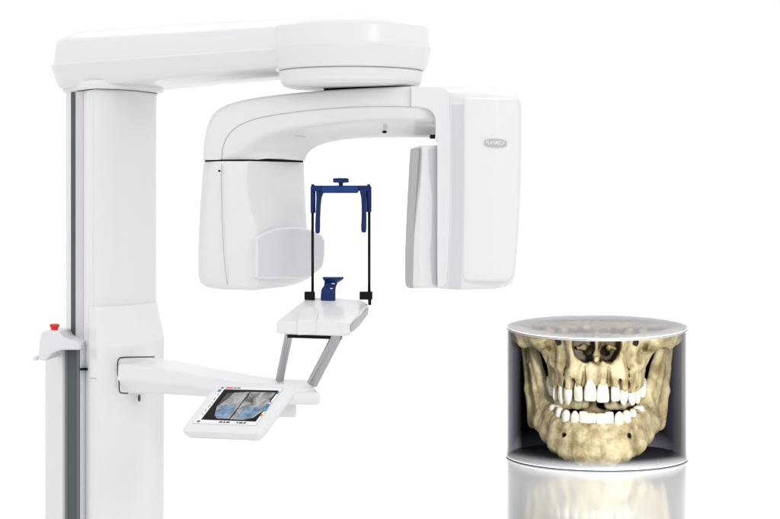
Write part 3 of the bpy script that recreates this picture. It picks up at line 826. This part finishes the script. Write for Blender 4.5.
# ------------------------------------------------------------------ the jaw: signed distance field meshed with surface nets
H = .0115
xs = np.arange(0, 1.0 + H, H); ys = np.arange(-1.0, 1.0 + H, H); zs_ = np.arange(0.0, 1.56 + H, H)
SH = (len(xs), len(ys), len(zs_))
def blank(): return np.full(SH, 0.6, dtype=np.float32)
def region(lo, hi):
    i0 = [max(0, int((lo[0]) / H)), max(0, int((lo[1] + 1) / H)), max(0, int(lo[2] / H))]
    i1 = [min(SH[0], int(hi[0] / H) + 2), min(SH[1], int((hi[1] + 1) / H) + 2), min(SH[2], int(hi[2] / H) + 2)]
    sl = tuple(slice(max(0, a), max(0, b)) for a, b in zip(i0, i1))
    gx, gy, gz = np.meshgrid(xs[sl[0]], ys[sl[1]], zs_[sl[2]], indexing='ij', sparse=True)
    return sl, gx, gy, gz
def smin(a, b, k):
    h = np.clip(.5 + .5 * (b - a) / k, 0, 1)
    return b * (1 - h) + a * h - k * h * (1 - h)
def smax(a, b, k): return -smin(-a, -b, k)
def capsule(Fd, a, b, ra, rb=None, k=.04, sub=False):
    rb = ra if rb is None else rb
    a = np.array(a, float); b = np.array(b, float)
    m = max(ra, rb) + k * 2 + .03
    sl, gx, gy, gz = region(np.minimum(a, b) - m, np.maximum(a, b) + m)
    ba = b - a; L2 = (ba ** 2).sum() + 1e-9
    t = np.clip(((gx - a[0]) * ba[0] + (gy - a[1]) * ba[1] + (gz - a[2]) * ba[2]) / L2, 0, 1)
    d = np.sqrt((gx - a[0] - t * ba[0]) ** 2 + (gy - a[1] - t * ba[1]) ** 2 + (gz - a[2] - t * ba[2]) ** 2) - (ra + (rb - ra) * t)
    Fd[sl] = smax(Fd[sl], -d, k) if sub else smin(Fd[sl], d.astype(np.float32), k)
def ell(Fd, c, r, k=.04, sub=False):
    m = k * 2 + .03
    c = np.array(c, float); r = np.array(r, float)
    sl, gx, gy, gz = region(c - r - m, c + r + m)
    q = np.sqrt(((gx - c[0]) / r[0]) ** 2 + ((gy - c[1]) / r[1]) ** 2 + ((gz - c[2]) / r[2]) ** 2)
    d = (q - 1) * r.min() * (1 + .0 * q)
    Fd[sl] = smax(Fd[sl], -d, k) if sub else smin(Fd[sl], d.astype(np.float32), k)
def sheet(Fd, A0, A1, B0, B1, r, n=6, k=.05):
    """ruled plate between segment A and segment B"""
    A0, A1, B0, B1 = map(lambda v: np.array(v, float), (A0, A1, B0, B1))
    for i in range(n):
        t = i / (n - 1)
        capsule(Fd, A0 + (B0 - A0) * t, A1 + (B1 - A1) * t, r, k=k)

AW, AB = .50, .84
def arch(x, w=AW, y0=-.80):
    u = min(.999, abs(x) / w)
    return y0 + AB * (1 - math.sqrt(1 - u ** 2.3))

up = blank()
N = 14
# alveolar process: follows the dental arch
axs = [0, .06, .13, .20, .27, .335, .39, .43, .462, .485]
for a, b in zip(axs[:-1], axs[1:]):
    ya, yb = arch(a) + .05, arch(b) + .05
    for z0, r in ((.955, .055), (1.03, .06), (1.10, .06)):
        z0 -= .02 + .07 * max(0, min(1, (a - .18) / .15))
        capsule(up, (a * .97, ya + (z0 - .95) * .25, z0), (b * .97, yb + (z0 - .95) * .15, z0), r, k=.05)
capsule(up, (.47, .0, .98), (.44, .12, 1.05), .07, k=.05)
# front wall of the maxilla beside the nose, canine pillar
sheet(up, (.27, -.66, 1.05), (.27, -.60, 1.46), (.46, -.42, 1.10), (.50, -.38, 1.46), .055, 6, .06)
capsule(up, (.265, -.70, 1.0), (.26, -.64, 1.5), .055, .07, k=.06)
sheet(up, (.46, -.42, 1.10), (.50, -.38, 1.46), (.45, -.12, 1.1), (.52, -.04, 1.46), .045, 5, .06)
# zygomatic body, crest and arch
ell(up, (.58, -.35, 1.36), (.16, .14, .13), .07)
capsule(up, (.60, -.33, 1.30), (.47, -.27, 1.02), .065, .042, k=.06)
capsule(up, (.62, -.28, 1.34), (.80, -.04, 1.30), .085, .07, k=.07)
capsule(up, (.80, -.04, 1.30), (.93, .30, 1.33), .068, .06, k=.06)
capsule(up, (.66, -.26, 1.40), (.86, .0, 1.44), .08, .07, k=.07)
capsule(up, (.86, .0, 1.42), (.95, .25, 1.45), .07, .07, k=.06)
# lateral maxilla wall and tuberosity, pterygoid plates, skull base
ell(up, (.37, .08, 1.20), (.10, .20, .24), .05)
capsule(up, (.36, .28, .86), (.38, .26, 1.4), .035, .06, k=.04)
capsule(up, (.27, .30, .92), (.30, .28, 1.4), .025, .04, k=.03)
capsule(up, (.36, .28, .86), (.46, .36, 1.0), .03, .02, k=.03)
sheet(up, (.0, .25, 1.42), (.0, .9, 1.40), (.8, .3, 1.42), (.62, .75, 1.40), .06, 7, .05)
# palate
sheet(up, (.0, -.62, 1.10), (.0, .15, 1.08), (.38, -.40, 1.08), (.38, .15, 1.06), .035, 6, .04)
# hollow the nose
ell(up, (0.11, -.70, 1.33), (.150, .30, .205), .025, sub=True)
ell(up, (0.0, -.74, 1.42), (.235, .30, .28), .025, sub=True)
sheet(up, (.05, -.44, 1.12), (.05, -.40, 1.46), (.25, -.46, 1.12), (.25, -.44, 1.46), .05, 6, .04)
capsule(up, (.09, -.62, 1.23), (.10, -.1, 1.22), .052, k=.015, sub=True)
capsule(up, (.13, -.56, 1.36), (.13, -.1, 1.36), .03, k=.015, sub=True)
# back of the mouth
sheet(up, (.13, -.10, .60), (.10, -.12, 1.04), (.46, .10, .56), (.44, .08, 1.02), .05, 9, .015)
for zc_ in (.50, .70, .90, 1.10, 1.30):
    ell(up, (0, .30, zc_), (.17, .13, .085), .03)
capsule(up, (0, .30, .44), (0, .32, 1.42), .10, k=.03)
capsule(up, (.16, .26, .68), (.06, .20, .74), .035, k=.03)
# sinus hollows seen through the cut top
ell(up, (.40, -.26, 1.42), (.085, .16, .18), .02, sub=True)
# nose: septum, spine, conchae
sheet(up, (0.0, -.70, 1.19), (0.0, -.20, 1.19), (0.012, -.58, 1.46), (0.0, -.2, 1.46), .016, 12, .012)
capsule(up, (0, -.80, 1.165), (0, -.68, 1.19), .028, .05, k=.03)
capsule(up, (.13, -.56, 1.27), (.12, -.30, 1.26), .035, k=.02)
capsule(up, (.20, -.60, 1.27), (.13, -.56, 1.27), .02, k=.02)
# canine fossa, infraorbital foramen
ell(up, (.37, -.70, 1.16), (.07, .13, .13), .06, sub=True)
capsule(up, (.43, -.80, 1.30), (.41, -.38, 1.34), .030, k=.02, sub=True)
ell(up, (.49, -.52, 1.17), (.055, .10, .10), .05, sub=True)
capsule(up, (.565, -.60, 1.40), (.52, -.42, 1.24), .012, k=.03, sub=True)
# tooth roots: slight ridges on the outer wall
UP_T = [(.068, .130, 'i'), (.190, .104, 'i'), (.292, .100, 'c'), (.375, .092, 'p'), (.432, .088, 'p'), (.474, .115, 'm'), (.494, .11, 'm')]
UP_DZ = [-.03, -.045, -.075, -.12, -.11, -.09, -.07]
LO_DZ = [-.065, -.07, -.08, -.05, -.035, -.01, 0]
for i, (tx_, tw, kd) in enumerate(UP_T):
    y = arch(tx_)
    ln = .20 if kd != 'c' else .28
    capsule(up, (tx_, y - .006, .93 + UP_DZ[i]), (tx_ * .98, y + .035, .93 + ln), .040 if kd != 'c' else .048, .016, k=.022)

for i in range(6):
    a, b = UP_T[i], UP_T[i + 1]
    gx_ = (a[0] + a[1] / 2 + b[0] - b[1] / 2) / 2
    dz_ = (UP_DZ[i] + UP_DZ[i + 1]) / 2
    capsule(up, (gx_, arch(gx_) - .026, .87 + dz_), (gx_ * .98, arch(gx_) + .0, 1.11 + dz_ * .5), .030, .010, k=.02, sub=True)
capsule(up, (0, arch(0) - .030, .88), (0, arch(0) - .012, 1.08), .020, .008, k=.02, sub=True)
lo = blank()
LW, LY = .515, -.75
def larch(x): return arch(x, LW, LY)
lxs = [0, .07, .14, .21, .28, .345, .40, .445, .478, .50]
for a, b in zip(lxs[:-1], lxs[1:]):
    low_ = -.085 * max(0, min(1, (.40 - a) / .12))
    for z0, dy, r in ((.50 + low_, .055, .05), (.42, .05, .062), (.34, .04, .07)):
        capsule(lo, (a, larch(a) + dy, z0), (b, larch(b) + dy, z0), r, k=.06)
# body of the mandible
ell(lo, (0, -.765, .20), (.22, .105, .155), .08)
ell(lo, (.12, -.75, .135), (.13, .09, .08), .07)
bod = [(.0, -.74, .155), (.15, -.72, .15), (.30, -.635, .165), (.425, -.49, .215), (.515, -.29, .30), (.60, -.07, .39), (.67, .12, .42)]
for a, b in zip(bod[:-1], bod[1:]):
    capsule(lo, a, b, .095, k=.07)
    capsule(lo, (a[0] * .93, a[1] + .01, a[2] + .13), (b[0] * .95, b[1] + .01, b[2] + .13), .085, k=.07)
    capsule(lo, (a[0] * .90, a[1] + .03, a[2] + .22), (b[0] * .93, b[1] + .02, b[2] + .22), .065, k=.07)
capsule(lo, (0, -.80, .38), (0, -.835, .20), .03, .055, k=.07)
# ramus: ruled plate between its front and back border
sheet(lo, (.50, -.15, .52), (.705, .15, 1.20), (.70, .16, .36), (.80, .42, 1.20), .036, 12, .05)
capsule(lo, (.47, -.16, .55), (.60, .02, .84), .042, .042, k=.04)        # oblique line
capsule(lo, (.60, .02, .84), (.725, .16, 1.26), .045, .03, k=.04)
capsule(lo, (.62, -.04, .50), (.73, .16, 1.0), .04, .03, k=.04)
capsule(lo, (.71, .14, .37), (.755, .25, .72), .052, k=.05)
capsule(lo, (.755, .25, .72), (.805, .42, 1.22), .052, .055, k=.05)
ell(lo, (.79, .42, 1.27), (.10, .07, .07), .05)
capsule(lo, (.71, .13, .34), (.735, .17, .52), .045, .03, k=.03)
# mental foramen
capsule(lo, (.365, -.75, .345), (.32, -.58, .33), .024, k=.02, sub=True)
ell(lo, (.17, -.90, .36), (.09, .075, .07), .05, sub=True)

LO_T = [(.048, .092, 'i'), (.140, .092, 'i'), (.234, .100, 'c'), (.322, .096, 'p'), (.396, .096, 'p'), (.452, .125, 'm'), (.488, .12, 'm')]
for tx_, tw, kd in LO_T:
    y = larch(tx_)
    capsule(lo, (tx_, y - .004, .45), (tx_ * .98, y + .02, .46 - (.2 if kd != 'c' else .26)), .038, .016, k=.022)
def clipc(Fd, top=True):
    gx, gy, gz = np.meshgrid(xs, ys, zs_, indexing='ij', sparse=True)
    Fd[:] = np.maximum(Fd, np.sqrt(gx ** 2 + gy ** 2) - .972)
    Fd[:] = np.maximum(Fd, gz - (CZ + TILT * gy - .028))
    Fd[:] = np.maximum(Fd, .030 - gz)
clipc(up); clipc(lo)

def nets(half):
    S_ = np.concatenate([half[:0:-1], half], axis=0)
    ox = -xs[-1]
    nx, ny, nz = S_.shape
    ins = S_ < 0
    corners = [(i, j, k) for i in (0, 1) for j in (0, 1) for k in (0, 1)]
    cnt = sum(ins[i:nx - 1 + i, j:ny - 1 + j, k:nz - 1 + k].astype(np.int8) for i, j, k in corners)
    act = (cnt > 0) & (cnt < 8)
    idx = np.argwhere(act)
    vid = np.full(act.shape, -1, dtype=np.int64)
    vid[act] = np.arange(len(idx))
    pos = np.zeros((len(idx), 3)); num = np.zeros(len(idx))
    for c in corners:
        for ax in range(3):
            if c[ax] == 1: continue
            d = list(c); d[ax] = 1
            a = S_[idx[:, 0] + c[0], idx[:, 1] + c[1], idx[:, 2] + c[2]]
            b = S_[idx[:, 0] + d[0], idx[:, 1] + d[1], idx[:, 2] + d[2]]
            m = (a < 0) != (b < 0)
            t = np.where(m, a / np.where(m, a - b, 1), 0)
            p = np.tile(np.array(c, float), (len(idx), 1)); p[:, ax] += t
            pos[m] += p[m]; num[m] += 1
    pos = (idx + pos / num[:, None]) * H + np.array([ox, ys[0], zs_[0]])
    quads = []
    for ax in range(3):
        a1, a2 = (ax + 1) % 3, (ax + 2) % 3
        sl0 = [slice(None)] * 3; sl1 = [slice(None)] * 3
        sl0[ax] = slice(0, -1); sl1[ax] = slice(1, None)
        e0 = ins[tuple(sl0)]; e1_ = ins[tuple(sl1)]
        q = np.argwhere(e0 != e1_)
        q = q[(q[:, a1] > 0) & (q[:, a2] > 0) & (q[:, a1] < S_.shape[a1] - 1) & (q[:, a2] < S_.shape[a2] - 1)]
        fl_ = e0[q[:, 0], q[:, 1], q[:, 2]]
        def at(o1, o2):
            r = q.copy(); r[:, a1] -= o1; r[:, a2] -= o2
            return vid[r[:, 0], r[:, 1], r[:, 2]]
        f = np.stack([at(1, 1), at(0, 1), at(0, 0), at(1, 0)], 1)
        f[~fl_] = f[~fl_][:, ::-1]
        quads.append(f)
    return pos, np.concatenate(quads)

def bone_mesh(half, seedv, amp):
    pos, q = nets(half)
    out = []
    for p in pos:
        v = Vector(p)
        n1 = noise.noise(v * 6 + Vector((seedv, 0, 0)))
        n2 = noise.noise(v * 17 + Vector((0, seedv, 0)))
        n3 = noise.noise(Vector((v.x * 40, v.y * 40, v.z * 16)))
        s = 1 + amp * (.8 * n1 + .17 * n2 + .15 * n3)
        out.append(CW(v.x * s, (v.y - .05) * s + .05, v.z + amp * .8 * n2))
    me = bpy.data.meshes.new('bone')
    me.from_pydata(out, [], q.tolist())
    me.update()
    return me

def bone_mat():
    m, nt, out = new_mat('ivory_bone')
    b = nt.nodes.new('ShaderNodeBsdfPrincipled'); b.inputs['Roughness'].default_value = .58
    b.inputs['Specular IOR Level'].default_value = .3
    tc = nt.nodes.new('ShaderNodeTexCoord')
    nz = nt.nodes.new('ShaderNodeTexNoise'); nz.inputs['Scale'].default_value = 9; nz.inputs['Detail'].default_value = 8; nz.inputs['Roughness'].default_value = .65
    nt.links.new(tc.outputs['Object'], nz.inputs['Vector'])
    r = nt.nodes.new('ShaderNodeValToRGB'); e = r.color_ramp.elements
    e[0].position = .34; e[0].color = (.12, .088, .036, 1)
    e[1].position = .72; e[1].color = (.40, .35, .215, 1)
    nt.links.new(nz.outputs['Fac'], r.inputs['Fac'])
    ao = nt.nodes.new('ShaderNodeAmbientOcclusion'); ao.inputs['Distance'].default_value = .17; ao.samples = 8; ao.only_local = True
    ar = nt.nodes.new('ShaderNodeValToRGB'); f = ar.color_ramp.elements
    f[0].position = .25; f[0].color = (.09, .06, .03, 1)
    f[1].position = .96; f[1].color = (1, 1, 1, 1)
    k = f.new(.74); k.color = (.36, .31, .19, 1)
    nt.links.new(ao.outputs['AO'], ar.inputs['Fac'])  # occlusion darkens creases: shade painted into the bone colour
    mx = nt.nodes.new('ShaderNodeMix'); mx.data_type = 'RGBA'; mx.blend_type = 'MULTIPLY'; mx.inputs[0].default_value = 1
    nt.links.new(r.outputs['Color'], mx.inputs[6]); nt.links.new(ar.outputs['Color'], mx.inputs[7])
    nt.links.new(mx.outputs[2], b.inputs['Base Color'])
    n2 = nt.nodes.new('ShaderNodeTexNoise'); n2.inputs['Scale'].default_value = 55; n2.inputs['Detail'].default_value = 6
    mp = nt.nodes.new('ShaderNodeMapping'); mp.inputs['Scale'].default_value = (1, 1, .5)
    nt.links.new(tc.outputs['Object'], mp.inputs['Vector']); nt.links.new(mp.outputs['Vector'], n2.inputs['Vector'])
    bp = nt.nodes.new('ShaderNodeBump'); bp.inputs['Strength'].default_value = .4; bp.inputs['Distance'].default_value = .012
    nt.links.new(n2.outputs['Fac'], bp.inputs['Height'])
    nt.links.new(bp.outputs['Normal'], b.inputs['Normal'])
    nt.links.new(b.outputs[0], out.inputs['Surface'])
    return m
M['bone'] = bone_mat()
def tooth_mat():
    m, nt, out = new_mat('white_enamel')
    b = nt.nodes.new('ShaderNodeBsdfPrincipled'); b.inputs['Roughness'].default_value = .25
    tc = nt.nodes.new('ShaderNodeTexCoord')
    nz = nt.nodes.new('ShaderNodeTexNoise'); nz.inputs['Scale'].default_value = 14; nz.inputs['Detail'].default_value = 4
    nt.links.new(tc.outputs['Object'], nz.inputs['Vector'])
    r = nt.nodes.new('ShaderNodeValToRGB'); e = r.color_ramp.elements
    e[0].position = .3; e[0].color = (.30, .27, .20, 1); e[1].position = .62; e[1].color = (.43, .41, .355, 1)
    nt.links.new(nz.outputs['Fac'], r.inputs['Fac'])
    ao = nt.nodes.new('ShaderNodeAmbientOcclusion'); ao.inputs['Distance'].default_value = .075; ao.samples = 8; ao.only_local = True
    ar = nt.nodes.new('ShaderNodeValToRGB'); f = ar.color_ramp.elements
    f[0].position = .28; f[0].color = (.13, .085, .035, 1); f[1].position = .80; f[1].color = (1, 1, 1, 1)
    nt.links.new(ao.outputs['AO'], ar.inputs['Fac'])  # crevice shade multiplied into the enamel colour
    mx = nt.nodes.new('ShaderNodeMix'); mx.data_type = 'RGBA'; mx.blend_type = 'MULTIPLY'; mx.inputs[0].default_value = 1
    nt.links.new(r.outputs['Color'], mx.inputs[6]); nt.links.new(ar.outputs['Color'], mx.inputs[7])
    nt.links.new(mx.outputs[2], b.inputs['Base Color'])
    nt.links.new(b.outputs[0], out.inputs['Surface'])
    return m
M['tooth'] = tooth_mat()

skull = thing('skull_model', (CX0, CD, 0.0), 'ivory bone model of human jaws with white teeth inside the glass cylinder', 'jaw model')
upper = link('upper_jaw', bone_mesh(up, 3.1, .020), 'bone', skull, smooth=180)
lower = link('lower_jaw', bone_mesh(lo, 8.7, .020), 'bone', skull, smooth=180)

def tooth_mesh(x, y, tang, z0, hgt, w, kind, sgn, tilt):
    """crown built along z from the gum (z0) to the tip"""
    t = Vector((math.cos(tang), math.sin(tang), 0)); n = Vector((-math.sin(tang), math.cos(tang), 0))
    prof = {'i': [(0, .48, .7), (.15, .64, .92), (.28, .82, 1.0), (.45, .94, .95), (.65, 1.0, .75), (.82, 1.0, .52), (.93, .95, .38), (.985, .80, .26), (1.0, .55, .12)],
            'c': [(0, .50, .85), (.15, .70, 1.05), (.35, .92, 1.12), (.55, 1.0, 1.0), (.72, .96, .8), (.86, .76, .55), (.95, .48, .32), (1.0, .16, .1)],
            'p': [(0, .70, 1.1), (.15, .85, 1.3), (.4, 1.0, 1.45), (.65, .98, 1.4), (.82, .80, 1.15), (.93, .55, .8), (.98, .34, .5), (1.0, .15, .2)],
            'm': [(0, .80, 1.3), (.15, .92, 1.5), (.4, 1.0, 1.65), (.65, .99, 1.6), (.83, .88, 1.4), (.93, .70, 1.1), (.98, .45, .7), (1.0, .2, .3)]}[kind]
    th = w * .5 * .62
    secs = []
    for u, a, b_ in prof:
        q = []
        for k in range(20):
            ph = 2 * PI * k / 20
            c, s = math.cos(ph), math.sin(ph)
            cx = math.copysign(abs(c) ** .7, c) * w * .5 * a
            cy = math.copysign(abs(s) ** .8, s) * th * b_
            if kind in 'pm' and u > .9: hh = u
            lean = -tilt * u
            z = z0 + sgn * hgt * u
            wob = 1 + .05 * noise.noise(Vector((x * 20 + c, y * 20 + s, u * 3)))
            pt_ = Vector((x, y, 0)) + t * (cx * wob) + n * (cy * wob + lean)
            q.append(CW(pt_.x, pt_.y, z))
        secs.append(q)
    return loft(secs)

def teeth(spec, af, z0, hts, dz, sgn, parent, back):
    for side in (-1, 1):
        for i, (x, w, kd) in enumerate(spec):
            if i == 5: y = af(x) + .04
            elif i == 6: y = af(.474) + back
            else: y = af(x)
            e = .01
            x0, x1 = max(0.001, x - e), x + e
            if i >= 5:
                ang_ = math.atan2(1, .25)
            else:
                ang_ = math.atan2(af(x1) - af(x0), x1 - x0)
            tg = ang_ if side > 0 else -ang_
            tg += random.uniform(-.16, .16)
            h_ = hts[i] * random.uniform(.94, 1.05)
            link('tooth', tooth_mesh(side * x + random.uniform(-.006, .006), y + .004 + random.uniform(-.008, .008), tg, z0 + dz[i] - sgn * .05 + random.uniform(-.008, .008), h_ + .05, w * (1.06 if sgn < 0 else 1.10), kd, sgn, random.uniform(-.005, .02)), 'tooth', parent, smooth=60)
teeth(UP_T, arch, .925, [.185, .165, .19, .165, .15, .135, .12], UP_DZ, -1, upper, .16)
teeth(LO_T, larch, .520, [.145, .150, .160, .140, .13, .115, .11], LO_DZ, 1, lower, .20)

# ================================================================== light
w = bpy.data.worlds.new('World'); scene.world = w; w.use_nodes = True
bg = w.node_tree.nodes['Background']
bg.inputs['Color'].default_value = (1.0, 1.0, 1.0, 1); bg.inputs['Strength'].default_value = WORLD if 'WORLD' in globals() else 1.0

def area(name, loc, target, size, power, color=(1, 1, 1), sy=None):
    d = bpy.data.lights.new(name, 'AREA'); d.energy = power; d.color = color
    d.shape = 'RECTANGLE'; d.size = size; d.size_y = sy or size
    o = bpy.data.objects.new(name, d); COL.objects.link(o)
    o.location = loc
    o.rotation_euler = (Vector(target) - Vector(loc)).to_track_quat('-Z', 'Y').to_euler()
    return o
area('key_softbox', (5.0, -2.5, 4.5), (-.3, 5.3, 1.45), 2.4, 70)
area('backdrop_light', (0, 11.5, 8.5), (0, 12.5, 0), 12, 215, sy=6)  # unseen lamp, added to keep floor and backdrop pure white
js = area('added_jaw_light', (2.1, 4.5, 0.95), (CX0, CD, .48), .5, 20)  # unseen lamp added to light the jaw alone from the front
js.data.spread = math.radians(30)

scene.render.engine = 'CYCLES'
scene.cycles.use_denoising = True
scene.cycles.max_bounces = 10
scene.cycles.transparent_max_bounces = 16
scene.view_settings.view_transform = 'Standard'
scene.view_settings.look = 'None'
scene.view_settings.exposure = 0
scene.view_settings.gamma = 1
